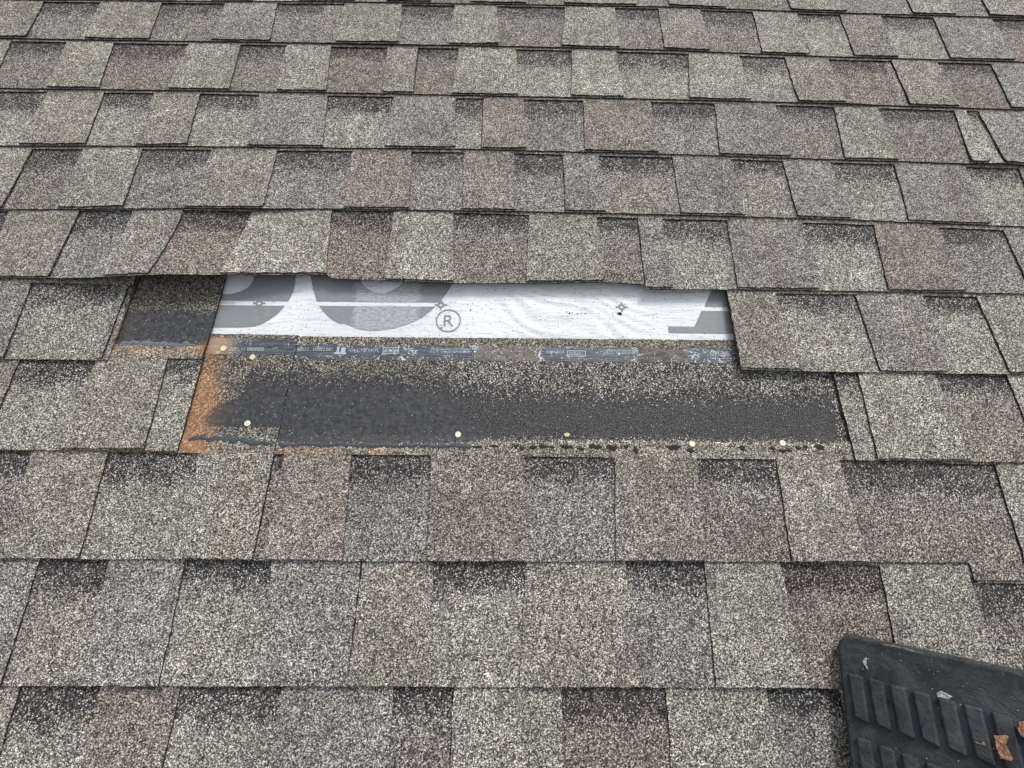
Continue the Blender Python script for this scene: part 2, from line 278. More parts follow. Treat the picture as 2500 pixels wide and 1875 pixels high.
def edge_material():
    m, t, b = new_mat('asphalt_edge'); g = NT(t)
    co = g.n('ShaderNodeTexCoord').outputs['Object']
    vo = g.vor(co, 520, '3D'); r = g.sep(vo.outputs['Color'])[0]
    col = g.ramp(r, [(0, (.010, .0095, .010)), (.6, (.022, .019, .018)), (.84, (.05, .042, .035)), (.97, (.17, .15, .125)), (1, (.3, .28, .24))])
    g.put(col, b.inputs['Base Color']); b.inputs['Roughness'].default_value = .95
    g.put(g.bump(r, .6, .0008), b.inputs['Normal'])
    return m
M_EDGE = edge_material()
def clay_edge_material():
    m, t, b = new_mat('clay_stained_edge'); g = NT(t)
    co = g.n('ShaderNodeTexCoord').outputs['Object']
    no = g.noise(co, 160, 4, .7, '3D')
    col = g.ramp(no, [(.35, (.035, .026, .02)), (.5, (.13, .085, .05)), (.65, (.26, .18, .105))])
    g.put(col, b.inputs['Base Color']); b.inputs['Roughness'].default_value = .95
    g.put(g.bump(no, .6, .001), b.inputs['Normal'])
    return m
M_CLAY = clay_edge_material()

def plain(name, c1, c2, sc, rough, bs=.3, bd=.001, metal=0, spec=.25):
    m, t, b = new_mat(name); g = NT(t)
    co = g.n('ShaderNodeTexCoord').outputs['Object']
    no = g.noise(co, sc, 5, .65, '3D')
    g.put(g.mix(g.ss(no, .3, .7), c1, c2), b.inputs['Base Color'])
    b.inputs['Roughness'].default_value = rough; b.inputs['Metallic'].default_value = metal; b.inputs['Specular IOR Level'].default_value = spec
    g.put(g.bump(no, bs, bd), b.inputs['Normal'])
    return m
M_TAR = plain('seal_asphalt', (.018, .019, .022), (.045, .049, .056), 500, .55, .8, .001)
M_TARM = plain('slate_seal_asphalt', (.022, .027, .032), (.075, .086, .098), 420, .5, .8, .001)
M_TARC = plain('weathered_seal_asphalt', (.05, .062, .078), (.16, .185, .215), 330, .6, .8, .001)
M_TARB = plain('black_seal_asphalt', (.010, .009, .009), (.035, .031, .028), 700, .8, .9, .0012)
M_NAIL = plain('zinc_nail_head', (.62, .59, .40), (.82, .79, .60), 700, .5, .25, .0003, .25, .4)
M_SHANK = plain('steel_shank', (.25, .24, .22), (.4, .38, .34), 400, .5, .2, .0003, .8)
M_RNAIL = plain('rusted_nail_head', (.20, .12, .06), (.52, .40, .27), 500, .8, .4, .0004, .1)
M_HOLE = plain('punctured_dark', (.012, .012, .013), (.03, .03, .03), 500, .9)
M_WOOD = plain('plywood', (.30, .20, .11), (.45, .32, .19), 30, .85)
M_FOAM = plain('orange_foam', (.24, .12, .06), (.52, .31, .19), 420, .95, 1.0, .002)

def underlay_material():
    m, t, b = new_mat('white_synthetic_felt'); g = NT(t)
    uv = g.uv()
    base = g.mix(g.ss(g.noise(uv, 7, 4, .6), .35, .7), (.61, .635, .66), (.70, .72, .74))
    # horizontal drag streaks and grime
    st = g.noise(g.scale(uv, (1, 7, 1)), 26, 5, .65, dist=.6)
    base = g.mix(g.m('MULTIPLY', g.ss(st, .52, .70), .55), base, (.36, .40, .44))
    st2 = g.noise(g.scale(uv, (1, 3, 1)), 160, 3, .6)
    base = g.mix(g.m('MULTIPLY', g.ss(st2, .62, .70), .55), base, (.20, .21, .22))
    vo = g.vor(uv, 130); spk = g.m('MULTIPLY', g.m('LESS_THAN', vo.outputs['Distance'], .13), g.m('GREATER_THAN', g.sep(vo.outputs['Color'])[0], .80))
    base = g.mix(g.m('MULTIPLY', spk, .8), base, (.08, .08, .08))
    # weave
    wv = g.n('ShaderNodeTexWave', wave_type='BANDS', bands_direction='DIAGONAL'); g.put(uv, wv.inputs['Vector']); wv.inputs['Scale'].default_value = 190
    base = g.mix(g.m('MULTIPLY', wv.outputs['Fac'], .12), base, (.45, .47, .5))
    g.put(base, b.inputs['Base Color']); b.inputs['Roughness'].default_value = .42; b.inputs['Specular IOR Level'].default_value = .4
    g.put(g.bump(wv.outputs['Fac'], .12, .0004, g.bump(st, .45, .002)), b.inputs['Normal'])
    return m
M_UL = underlay_material()
def print_material():
    m, t, b = new_mat('grey_printed_ink'); g = NT(t)
    uv = g.uv()
    s = g.n('ShaderNodeSeparateXYZ'); g.put(uv, s.inputs[0]); x = s.outputs[0]
    # worn pale patch across the round letter
    n = g.noise(uv, 45, 4, .6)
    xx = g.m('ADD', x, g.m('MULTIPLY', g.m('SUBTRACT', n, .5), .03))
    worn = g.m('MULTIPLY', g.ss(xx, -.268, -.258), g.m('SUBTRACT', 1, g.ss(xx, -.158, -.148)))
    hn = g.noise(uv, 260, 3, .7)
    ink = g.mix(hn, (.115, .125, .128), (.20, .213, .22))
    wv = g.n('ShaderNodeTexWave', wave_type='BANDS', bands_direction='DIAGONAL'); g.put(uv, wv.inputs['Vector']); wv.inputs['Scale'].default_value = 150
    ink = g.mix(g.m('MULTIPLY', wv.outputs['Fac'], .32), ink, (.42, .45, .47))
    pale = g.mix(g.ss(g.noise(g.scale(uv, (1, 3, 1)), 120, 4, .7), .30, .70), (.22, .23, .25), (.44, .46, .49))
    col = g.mix(g.m('MULTIPLY', worn, .75), ink, pale)
    sc = g.noise(g.scale(uv, (1, 6, 1)), 60, 5, .7)
    col = g.mix(g.m('MULTIPLY', g.ss(sc, .58, .72), .45), col, (.40, .43, .46))
    g.put(col, b.inputs['Base Color']); b.inputs['Roughness'].default_value = .5
    return m
M_INK = print_material()
def tape_material():
    m, t, b = new_mat('release_film'); g = NT(t)
    uv = g.uv()
    mk = g.n('ShaderNodeAttribute', attribute_name='mask'); brown, rusty, edge_ = g.sep(mk.outputs['Color'])[:3]; deep = mk.outputs['Alpha']
    st = g.noise(g.scale(uv, (1, 24, 1)), 22, 4, .7)
    col = g.mix(g.ss(st, .38, .62), (.026, .032, .041), (.095, .108, .128))
    # brown delaminated lengths with dark shards
    nb = g.noise(g.scale(uv, (1, 4, 1)), 34, 4, .65)
    bc = g.mix(g.ss(nb, .35, .65), (.125, .125, .12), (.115, .078, .042))
    deepc = g.mix(g.ss(nb, .42, .55), (.038, .021, .013), (.10, .085, .075))
    bc = g.mix(deep, bc, deepc)
    sh = g.ss(g.noise(g.scale(uv, (1, 1.6, 1)), 210, 2, .5, dist=.8), .60, .66)
    bc = g.mix(g.m('MULTIPLY', sh, .9), bc, (.025, .018, .015))
    bm = g.ss(g.m('ADD', brown, g.m('MULTIPLY', g.m('SUBTRACT', g.noise(uv, 130, 3), .5), .9)), .42, .58)
    col = g.mix(bm, col, bc)
    # clay wash at the left end
    col = g.mix(rusty, col, g.mix(st, (.20, .13, .085), (.42, .29, .20)))
    # white flecks of shredded film
    fl = g.noise(g.scale(uv, (1, 1.4, 1)), 150, 3, .55, dist=1.6)
    fm = g.ss(g.m('ADD', fl, g.m('MULTIPLY', edge_, .11)), .645, .68)
    col = g.mix(g.m('MULTIPLY', fm, .85), col, (.62, .68, .73))
    g.put(col, b.inputs['Base Color']); b.inputs['Roughness'].default_value = .38; b.inputs['Specular IOR Level'].default_value = .4
    g.put(g.bump(g.m('ADD', st, fm), .35, .0006), b.inputs['Normal'])
    return m
M_TAPE = tape_material()
M_TXT = plain('pale_print', (.30, .33, .36), (.44, .47, .50), 900, .5, .1, .0002)
def rubber_material():
    m, t, b = new_mat('black_rubber_skin'); g = NT(t)
    co = g.n('ShaderNodeTexCoord').outputs['Object']
    n = g.noise(co, 30, 8, .8, '3D', dist=.8); n2 = g.noise(co, 180, 4, .7, '3D', dist=.5)
    col = g.mix(g.ss(n, .35, .68), (.009, .012, .016), (.042, .049, .056))
    col = g.mix(g.m('MULTIPLY', g.ss(n2, .6, .75), .4), col, (.06, .066, .072))
    vo = g.vor(co, 38, '3D'); spot = g.m('SUBTRACT', 1, g.ss(vo.outputs['Distance'], .18, .3))
    col = g.mix(g.m('MULTIPLY', spot, .45), col, (.007, .008, .010))
    scf = g.noise(g.n('ShaderNodeTexCoord').outputs['Object'], 60, 5, .8, '3D', dist=2.2)
    col = g.mix(g.m('MULTIPLY', g.ss(scf, .62, .76), .6), col, (.17, .18, .185))
    g.put(col, b.inputs['Base Color']); g.put(g.m('ADD', .32, g.m('MULTIPLY', n2, .3)), b.inputs['Roughness']); b.inputs['Specular IOR Level'].default_value = .45
    g.put(g.bump(n2, .5, .0014, g.bump(n, .7, .006)), b.inputs['Normal'])
    return m
M_RUB = rubber_material()
M_HILITE = plain('painted_highlight', (.05, .055, .06), (.26, .28, .30), 220, .5, .4, .0005)  # colour of the painted highlight along the wedge's top edge
M_SCUFF = plain('scuff_or_highlight', (.10, .11, .12), (.75, .77, .79), 160, .6, .5, .0006)

# ---------------------------------------------------------------- deck and underlayment (the setting)
def slab(name, x0, x1, y0, y1, z0, z1, mat, org, parent=None):
    V = [(x0, y0, z0), (x1, y0, z0), (x1, y1, z0), (x0, y1, z0), (x0, y0, z1), (x1, y0, z1), (x1, y1, z1), (x0, y1, z1)]
    F = [(0, 3, 2, 1), (4, 5, 6, 7), (0, 1, 5, 4), (1, 2, 6, 5), (2, 3, 7, 6), (3, 0, 4, 7)]
    return mesh(name, V, F, [mat], None, None, None, parent, org)
U0, U1 = -2.35, 2.35
deck = slab('roof_deck', U0, U1, -.75, 1.95, -.020, -.003, M_WOOD, (0, 0, 0)); tag(deck, kind='structure')

def ulz(u, v):
    a = sstep(-.06, .02, u) * (1 - sstep(.20, .262, u)) * sstep(.338, .35, v) * (1 - sstep(.44, .47, v))
    z = .0005 * a * (.4 + abs(math.sin(u * 17 + 1))) * (1 + math.sin((u * .75 + v * 1.55) * 165 + 3.0 * math.sin(u * 37) + 2.2 * math.sin(v * 71 + u * 20)))
    z += .00016 * a * (1 + math.sin((u * .3 + v * 2) * 290 + 4 * math.sin(u * 23)))
    return z
V = []; F = []
xs = [U0, -1.2, -.7] + [-.60 + i * .004 for i in range(276)] + [.7, 1.2, U1]
ys = [-.75, 0, .25] + [.30 + i * .004 for i in range(48)] + [.6, 1.2, 1.95]
for y in ys:
    for x in xs: V.append((x, y, ulz(x, y)))
nx = len(xs)
for j in range(len(ys) - 1):
    for i in range(nx - 1): q = j * nx + i; F.append((q, q + 1, q + nx + 1, q + nx))
ul = mesh('roof_underlayment', V, F, [M_UL], None, None, None, None, (0, 0, 0), smooth=True)
tag(ul, 'white woven underlayment sheet with grey printed lettering, bared between the shingles', 'underlayment')
sol = ul.modifiers.new('thickness', 'SOLIDIFY'); sol.thickness = .0008; sol.offset = -1

def poly(name, pts, z, mat, parent, org=(0, 0, 0), th=.00015):
    me = bpy.data.meshes.new(name); bm = bmesh.new()
    vs = [bm.verts.new((x - org[0], y - org[1], z - org[2])) for x, y in pts]
    f = bm.faces.new(vs)
    if f.normal.z < 0 or (f.normal_update() or f.normal.z < 0): bmesh.ops.reverse_faces(bm, faces=[f])
    bmesh.ops.triangulate(bm, faces=bm.faces[:])
    l = bm.loops.layers.uv.new('plane')
    for f in bm.faces:
        for lp in f.loops: lp[l].uv = (lp.vert.co.x + org[0], lp.vert.co.y + org[1])
    bm.to_mesh(me); bm.free(); me.materials.append(mat)
    return link_mesh(name, me, parent, org)
D = DATA
ZP = .0006
o1, i1, o2, i2, st = D['G1o'], D['G1i'], D['G2o'], D['G2i'], D['ST']
def smooth_pts(p, n=6):
    out = []
    for i in range(len(p) - 1):
        a = p[max(0, i - 1)]; b = p[i]; c = p[i + 1]; d = p[min(len(p) - 1, i + 2)]
        for k in range(n):
            t = k / n
            out.append(tuple(.5 * ((2 * b[q]) + (-a[q] + c[q]) * t + (2 * a[q] - 5 * b[q] + 4 * c[q] - d[q]) * t * t + (-a[q] + 3 * b[q] - 3 * c[q] + d[q]) * t ** 3) for q in (0, 1)))
    return out + [tuple(p[-1])]
letter = lambda pts: poly('printed_letter', pts, ZP, M_INK, ul)
poly('printed_letter', [(-.372, .50)] + smooth_pts(o1[:5]) + [(-.54, .4035), (-.54, .4163)] + smooth_pts(i1[::-1]) + [(-.443, .50)], ZP, M_INK, ul)
poly('printed_letter', smooth_pts(o1[5:]) + [(-.54, .3538), (-.54, .3945)], ZP, M_INK, ul)
poly('printed_letter', [(-.349, .50)] + smooth_pts(o2[:4]) + smooth_pts(o2[17:]) + [(-.08, .50), (-.176, .50)] + smooth_pts(i2[::-1]) + [(-.266, .50)], ZP, M_INK, ul)
poly('printed_letter', smooth_pts(o2[4:17]), ZP, M_INK, ul)
A1, A2 = D['A1'], D['A2']
poly('printed_letter', [(.385, .50)] + [A1[0], A1[1]] + [(.43, A1[2][1]), (.43, .50)], ZP, M_INK, ul)
poly('printed_letter', [A2[0], A2[1], A2[2], A2[3]] + [(.43, .356), (.43, .3978)], ZP, M_INK, ul)
M_MARK = plain('grey_mark_ink', (.17, .18, .19), (.24, .25, .26), 500, .5, .1, .0002)
def ring(name, c, r0, r1, z, mat, parent, n=40, extra=None, ey=1):
    V = []; F = []
    for i in range(n):
        a = 2 * math.pi * i / n
        V += [(c[0] + r0 * math.cos(a), c[1] + r0 * math.sin(a) * ey, z), (c[0] + r1 * math.cos(a), c[1] + r1 * math.sin(a) * ey, z)]
    for i in range(n): j = (i + 1) % n; F.append((2 * i, 2 * i + 1, 2 * j + 1, 2 * j))
    for (x0, x1, y0, y1) in extra or []:
        q = len(V); V += [(c[0] + x0, c[1] + y0, z), (c[0] + x1, c[1] + y0, z), (c[0] + x1, c[1] + y1, z), (c[0] + x0, c[1] + y1, z)]; F.append((q, q + 1, q + 2, q + 3))
    return mesh(name, V, F, [mat], None, None, None, parent)
def text(name, body, cx, cy, z, h, width, rot, mat, parent, org=(0, 0, 0)):
    cu = bpy.data.curves.new(name, 'FONT'); cu.body = body; cu.size = 1; cu.align_x = 'CENTER'; cu.align_y = 'CENTER'; cu.resolution_u = 3
    tmp = bpy.data.objects.new('tmp', cu); C.objects.link(tmp)
    bpy.context.view_layer.update()
    dg = bpy.context.evaluated_depsgraph_get(); me = bpy.data.meshes.new_from_object(tmp.evaluated_get(dg))
    bpy.data.objects.remove(tmp); me.name = name
    xs_ = [v.co.x for v in me.vertices]; ys_ = [v.co.y for v in me.vertices]
    sx = width / (max(xs_) - min(xs_)); sy = h / (max(ys_) - min(ys_)); mx = (max(xs_) + min(xs_)) / 2; my = (max(ys_) + min(ys_)) / 2
    ca, sa = math.cos(rot), math.sin(rot)
    for v in me.vertices:
        x, y = (v.co.x - mx) * sx, (v.co.y - my) * sy
        X, Y = cx + ca * x - sa * y, cy + sa * x + ca * y
        v.co = (X - org[0], Y - org[1], (z(X, Y) if callable(z) else z) - org[2])
    me.materials.clear(); me.materials.append(mat)
    return link_mesh(name, me, parent, org)
for x, y in D['REG']:
    ring('registration_mark', (x, y), .0028, .0058, max(ZP + .0003, ulz(x, y) + .0007, ulz(x + .006, y) + .0004, ulz(x - .006, y) + .0004, ulz(x, y + .006) + .0004, ulz(x, y - .006) + .0004), M_MARK, ul, 20, [(-.0105, -.0055, -.0013, .0013), (.0055, .0105, -.0013, .0013), (-.0013, .0013, .0055, .0095), (-.0013, .0013, -.0095, -.0055)])
Rc = D['R'][0]
ring('registered_ring', Rc, .0190, .0212, ZP, M_MARK, ul, 48)
text('registered_letter', 'R', Rc[0] + .0006, Rc[1], ZP, .0205, .0165, 0, M_MARK, ul)
for i, (x, y) in enumerate(D['DOTS']):
    r = (.0016, .0018, .0019, .0011, .0012, .0013, .0009, .0016, .0035, .0008, .0009)[i]
    n = 9; pts = [(x + r * random.uniform(.6, 1.3) * math.cos(a) * (1.3 if i == 8 else 1), y + r * random.uniform(.5, 1.1) * math.sin(a)) for a in [2 * math.pi * q / n for q in range(n)]]
    poly('puncture', pts, ulz(x, y) + .0008, M_HOLE, ul)

# ---------------------------------------------------------------- shingles
JBASE = {k: -.348 + (k - 9) * -.0 for k in range(-3, 14)}
JB = {-1: -.76, 0: -.62, 1: -.48, 2: .63, 3: -.197, 4: -.0575, 5: .099, 6: .2308, 7: .372, 8: .525, 9: -.3480, 10: -.2005, 11: -.0655, 12: .08, 13: .22}
TONE = {'L': (1.11, 1.11, 1.05), 'T': (1.03, 1.0, .95), 'G': (.94, .95, .94), 'B': (.92, .845, .805), 'M': (.95, .93, .90), 'R': (1.0, .965, .93)}
TT = {2: 'TTGLLLTLTG', 3: 'LLLLTLLLTTG', 4: 'TTGGBBGLLG', 5: 'TLTBBGGGGG', 6: 'TMLLLGGBG', 7: 'GGTGL', 8: 'TLL', 9: 'TLBBRTL', 10: 'GGGTTLL', 11: 'TBGLLT'}
RT = {2: 'MGMGGMMMLLM', 3: 'MMBMBBLLLBBM', 4: 'LLLLLGGMMLM', 5: 'MMGGGGRTLLM', 6: 'MGBBMMLLGM', 7: 'LLLLLL', 8: 'LLRM', 9: 'MLMGGMMG', 10: 'MTLMLGBB', 11: 'MLLMBGL'}
TABS = {int(k): v for k, v in D['TABS'].items()}
TABS[11] = [[None, None, -.6156, -.612], [-.5153, -.506, -.4139, -.412], [-.2846, -.280, -.1422, -.138], [-.0674, -.0674, .0743, .074], [.2085, .206, .339, .345], [.4338, .44, .56, .57]]
DEL = {2: .004, 3: .006, 4: .006, 5: .006, 6: .004, 7: .006, 8: -.004, 9: .0, 10: -.001, 11: -.001}
def vcut(k, u):
    if k == 9: return .1447 if u < .655 else .141
    if k == 8: return .2937
    d = DEL.get(k, .003)
    if k == 6: d = lerp(.002, .008, sstep(-.3, .3, u))
    if k == 10: d = lerp(-.001, .004, sstep(.4, .5, u))
    return v0(k - 1, u) - d
HI = 1.9
def full_tabs(k):
    """all the raised tabs of a course as (u left top, u left bottom, u right top, u right bottom, tone, tone of the recess to its left)"""
    rng = random.Random(100 + k)
    src = TABS.get(k)
    out = []
    if src:
        for q, t, rt in zip(src, TT[k], RT[k]):
            a, b, c, d = q
            if a is None: a = c - rng.uniform(.10, .15); b = d - (c - a)
            if c is None: c = a + rng.uniform(.10, .15); d = b + (c - a)
            out.append([a, b, c, d, t, rt])
    else:
        a = -.1 + rng.uniform(-.05, .05); out.append([a, a, a + .12, a + .12, 'L', 'M'])
    while out[-1][2] < HI:
        a = out[-1][2] + rng.uniform(.07, .15); wd = rng.uniform(.09, .16); out.append([a, a, a + wd, a + wd, rng.choice('LLTGGB'), rng.choice('LGMMB')])
    while out[0][0] > -HI:
        c = out[0][0] - rng.uniform(.07, .15); wd = rng.uniform(.09, .16); out.insert(0, [c - wd, c - wd, c, c, rng.choice('LLTGGB'), rng.choice('LGMMB')])
    return out

def n2(x, y):      # cheap value noise for irregular stain outlines
    def h(i, j): return (math.sin(i * 127.1 + j * 311.7) * 43758.5453) % 1
    i, j = math.floor(x), math.floor(y); fx, fy = x - i, y - j
    fx = fx * fx * (3 - 2 * fx); fy = fy * fy * (3 - 2 * fy)
    return lerp(lerp(h(i, j), h(i + 1, j), fx), lerp(h(i, j + 1), h(i + 1, j + 1), fx), fy)

def attr_headlap9(u, v):
    nz = n2(u * 60, v * 90) - .5
    left = u < -.348
    tint = (1.0, .97, .90)
    pd = .30
    if v > (.334 if left else .326): pd = .26; tint = (.92, .86, .74)
    elif v > .165:
        q_ = sstep(-.16, -.02, u); pd = lerp(.48, .68, q_)
        tint = (lerp(.86, 1.25, q_), lerp(.83, 1.24, q_), lerp(.77, 1.16, q_))
    else:
        pd = .12; tint = (1.0, .96, .88)
    tar = 0.; rust = 0.; fine = sstep(-.12, .0, u + (v - .20) * .9 + nz * .05)
    if left:
        top = .243 + .012 * nz; bot = .1865
        lft = -.440 - .022 * sstep(.24, .19, v) + .03 * sstep(.21, .25, v)
        tar = min(sstep(top + .060, top - .030, v), sstep(bot - .004, bot + .004, v), sstep(lft - .020, lft + .020, u))
        rr = lerp(-.463, -.452, sstep(.28, .20, v))
        rust = sstep(rr + .032 + .012 * nz, rr - .016, u) * lerp(.62, .95, sstep(.30, .22, v)) * (1 - sstep(.305, .33, v))
        rust = max(rust, .40 * sstep(.166, .160, v) * sstep(-.33, -.47, u))
        rust = max(rust, .30 * sstep(-.40, -.46, u))
        rust = max(rust, .6 * max(0., 1 - math.hypot(u + .4135, (v - .2925) * 1.3) / .018))
        if rust > .7: pd = .05
    else:
        top = lerp(.240, .2245, sstep(-.35, .10, u)); bot = lerp(.1605, .1735, sstep(-.2, .10, u))
        tar = min(sstep(top + lerp(.064, .046, sstep(-.15, .0, u)), top - .026, v), sstep(bot - lerp(.003, .014, sstep(-.15, .05, u)), bot + lerp(.006, .020, sstep(-.15, .05, u)) + .012 * nz, v))
        if u > .47: tar *= 1 - .8 * sstep(.50, .525, u)
        rust = .38 * sstep(.164, .158, v) * sstep(.02, -.20, u) * (.6 + .8 * n2(u * 40, 3))
        rust = max(rust, .16 * max(0., 1 - math.hypot((u - .485) * 1., (v - .185) * 1.6) / .04))
    if v < .170 and tar < .5: pd = .12
    return (*tint, 1), (pd, tar, rust, fine)
def attr_headlap8(u, v):
    top, bot = .374, .318
    tar = min(sstep(top + .018, top - .014, v), sstep(bot - .004, bot + .004, v))
    rust = .45 * sstep(.319, .312, v) * (1 - sstep(.306, .296, v)); rust = max(rust, .75 * sstep(-.512, -.497, u + (.315 - v) * .3) * sstep(.335, .318, v) * sstep(.292, .305, v))
    rust = max(rust, .25 * sstep(-.60, -.625, u))
    pd = .30 if v > .36 else .10
    tint = (.74, .70, .62) if v > .34 else (1.02, .97, .88)
    return (*tint, 1), (pd, tar, rust, 0.)
CENTRE = {}
names_course = {-1: 'second course past the top edge', 0: 'first course past the top edge', 1: 'sixth course above the underlayment', 2: 'fifth course above the underlayment',
 3: 'fourth course above the underlayment', 4: 'third course above the underlayment', 5: 'second course above the underlayment', 6: 'first course above the underlayment',
 7: 'course level with the white underlayment', 8: 'course level with the black seal band', 9: 'first course below the bared patch', 10: 'second course below the bared patch', 11: 'third course below the bared patch',
 12: 'first course past the bottom edge', 13: 'second course past the bottom edge'}
TW = {'L': 'pale', 'T': 'tan', 'G': 'grey', 'B': 'brown', 'M': 'taupe', 'R': 'reddish'}
def view_range(k):
    b = D['BUTT'].get(str(k))
    if b: return min(b[0][0], -.62), max(b[-1][0], .66)
    return (-.63, .67) if k == 11 else (None, None)
GROUP = 'laminated asphalt shingles laid in courses'
ORD = ['leftmost', 'second from the left', 'third from the left', 'fourth from the left']
SHINGLE = {}
for k in range(-1, 14):
    j0 = JB[k]
    spans = []
    if k == 7: spans = [(-1.633, -.633), (.372, 1.372), (1.372, 2.2)]
    elif k == 8: spans = [(-1.489, -.489), (.525, 1.525), (1.525, 2.2)]
    else:
        a = j0
        while a > -1.75: a -= 1
        while a < 1.75:
            spans.append((a, a + 1)); a += 1
    if k == 7: spans.insert(0, (-2.2, -1.633))
    if k == 8: spans.insert(0, (-2.2, -1.489))
    tabs = full_tabs(k)
    vr = view_range(k)
    seen = 0
    vis = [s for s in spans if vr[0] is not None and s[1] > vr[0] + .01 and s[0] < vr[1] - .01]
    for (a, b) in spans:
        rng = random.Random(int(1000 * a) + 77 * k)
        a2, b2 = a + .0006, b - .0006
        mine = [q for q in tabs if a - .03 < (q[0] + q[2]) / 2 < b + .03 and min(q[2], b) - max(q[0], a) > .015]
        dom = {}
        for q in mine:
            wd = min(q[2], b) - max(q[0], a)
            if vr[0] is None or (q[2] > vr[0] and q[0] < vr[1]): dom[TW[q[4]]] = dom.get(TW[q[4]], 0) + wd
        dn = sorted(dom, key=lambda x: -dom[x])[:2]
        look = ' and '.join(dn) if dn else 'grey'
        base_org = (a2, v0(k, (a + b) / 2), A_)
        t = root('asphalt_shingle', base_org); SHINGLE[(k, round(a, 2))] = t
        if (a, b) in vis:
            i = vis.index((a, b)); pos = ORD[i] if i < len(vis) - 1 else 'rightmost'
            if len(vis) == 1: pos = 'only one seen'
            if k == 9 and a < -.3 and a > -.4: lab = 'shingle bared below the white underlayment, showing its long black band and printed film'
            elif k == 9 and b < -.3: lab = 'shingle at lower left of the bared patch, right end stained orange'
            elif k == 9 and a > .6: lab = 'pale shingle at the right edge hanging lower than its neighbour, below the bared patch'
            elif k == 8 and b < -.4: lab = 'shingle left of the orange streak, its short black seal strip showing'
            elif k == 8 and a < .6: lab = 'shingle right of the black seal band, beginning with a narrow reddish slot'
            elif k == 7 and b < -.5: lab = 'grey shingle at the left with a clay-stained thick cut end beside the bared patch'
            elif k == 7 and a < .6: lab = 'tan shingle whose left end covers the right side of the white underlayment'
            elif k == 6 and a < .2 and b > .2: lab = 'shingle overhanging the white underlayment, edge lifted and torn at its right corner'
            elif k == 6 and a > .2: lab = 'grey and brown shingle in the ' + names_course[6] + ', right of the torn corner'
            else: lab = '%s shingle, %s in the %s' % (look if len(pos) < 12 or len(look) < 8 else dn[0], pos, names_course[k])
        else:
            side = 'left' if (a + b) / 2 < -.05 else 'right'
            if side == 'right' and any(s_ not in vis and .3 < (s_[0] + s_[1]) / 2 < (a + b) / 2 - .1 for s_ in spans): side = 'far right'
            if side == 'left' and any(s_ not in vis and -.3 > (s_[0] + s_[1]) / 2 > (a + b) / 2 + .1 for s_ in spans): side = 'far left'
            lab = '%s shingle, %s in the %s' % (dn[0] if dn else 'grey', ('number %s from the roof left' % ['one', 'two', 'three', 'four', 'five'][spans.index((a, b))]) if vr[0] is None else 'unseen at ' + side, names_course[k])
        tag(t, lab, 'roof shingle', GROUP)
        uvo = (rng.uniform(-3, 3), rng.uniform(-3, 3))
        uvo0 = (0, 0)
        # recess regions of this shingle
        recs = []
        for q1, q2 in zip(tabs, tabs[1:]):
            recs.append((q1[2], q2[0], q2[5], rng.uniform(.028, .048), rng.uniform(.80, 1.0) if k > 8 else rng.uniform(.80, 1.04)))
        def attr_base(u, v, recs=recs, k=k):
            best = None
            for r in recs:
                if r[0] - .012 <= u <= r[1] + .012: best = r; break
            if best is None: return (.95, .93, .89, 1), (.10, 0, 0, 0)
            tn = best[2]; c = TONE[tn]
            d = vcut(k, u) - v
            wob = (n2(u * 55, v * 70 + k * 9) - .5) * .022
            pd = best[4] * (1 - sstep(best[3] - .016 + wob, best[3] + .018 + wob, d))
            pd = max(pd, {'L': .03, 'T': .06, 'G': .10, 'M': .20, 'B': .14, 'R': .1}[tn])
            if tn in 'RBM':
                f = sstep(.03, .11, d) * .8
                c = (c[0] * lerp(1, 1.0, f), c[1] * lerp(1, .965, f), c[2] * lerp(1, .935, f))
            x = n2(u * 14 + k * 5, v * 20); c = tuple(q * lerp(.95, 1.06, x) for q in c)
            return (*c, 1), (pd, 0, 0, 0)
        vb_base = lambda u, k=k: v0(k, u) - .0003
        vt_base = lambda u, k=k: v0(k, u) + .158
        M2 = [M_GRAN, M_EDGE]
        M2c = [M_GRAN, M_CLAY] if (k == 7 and b < -.5) else M2
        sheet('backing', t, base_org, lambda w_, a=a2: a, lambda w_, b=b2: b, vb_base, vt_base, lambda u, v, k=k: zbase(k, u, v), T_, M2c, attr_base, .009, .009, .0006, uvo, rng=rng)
        # head lap: the plain strip above the cut-outs
        fine = (k == 9 and -.5 < a < .6) or (k == 9 and b < -.3) or (k == 8 and b < -.4)
        hb = -.008 if False else 0
        ah = (attr_headlap9 if k == 9 else attr_headlap8) if fine else (lambda u, v: ((.98, .94, .86, 1), (.14, 0, 0, 0)))
        def vt_head(u, k=k, a=a):
            if k == 9 and a < -.5: return .3413
            if k == 9 and a < .6: return lerp(.3388, .3428, (u + .35) / .7)
            return v0(k, u) + SH
        if fine:
            ua = -.66 if k == 8 else (-.56 if a < -.5 else a2); ub = .56 if (k == 9 and b > .5) else b2
            sheet('head_lap', t, base_org, lambda w_, q=ua: q, lambda w_, q=ub: q, lambda u, k=k: vcut(k, u), vt_head, lambda u, v, k=k: ztop(k, u, v), T_, M2, ah, .005, .004, .0005, uvo0, rng=rng)
            rest = [(a2, ua)] if b < 0 else [(ub, b2)]
            for (c, d_) in rest:
                if d_ - c > .01: sheet('head_lap', t, base_org, lambda w_, q=c: q, lambda w_, q=d_: q, lambda u, k=k: vcut(k, u), vt_head, lambda u, v, k=k: ztop(k, u, v), T_, M2, ah, .04, .02, .0, uvo0, rng=rng)
        else:
            sheet('head_lap', t, base_org, lambda w_, a=a2: a, lambda w_, b=b2: b, lambda u, k=k: vcut(k, u), vt_head, lambda u, v, k=k: ztop(k, u, v), T_, M2, ah, .02, .02, .0005, uvo, rng=rng)
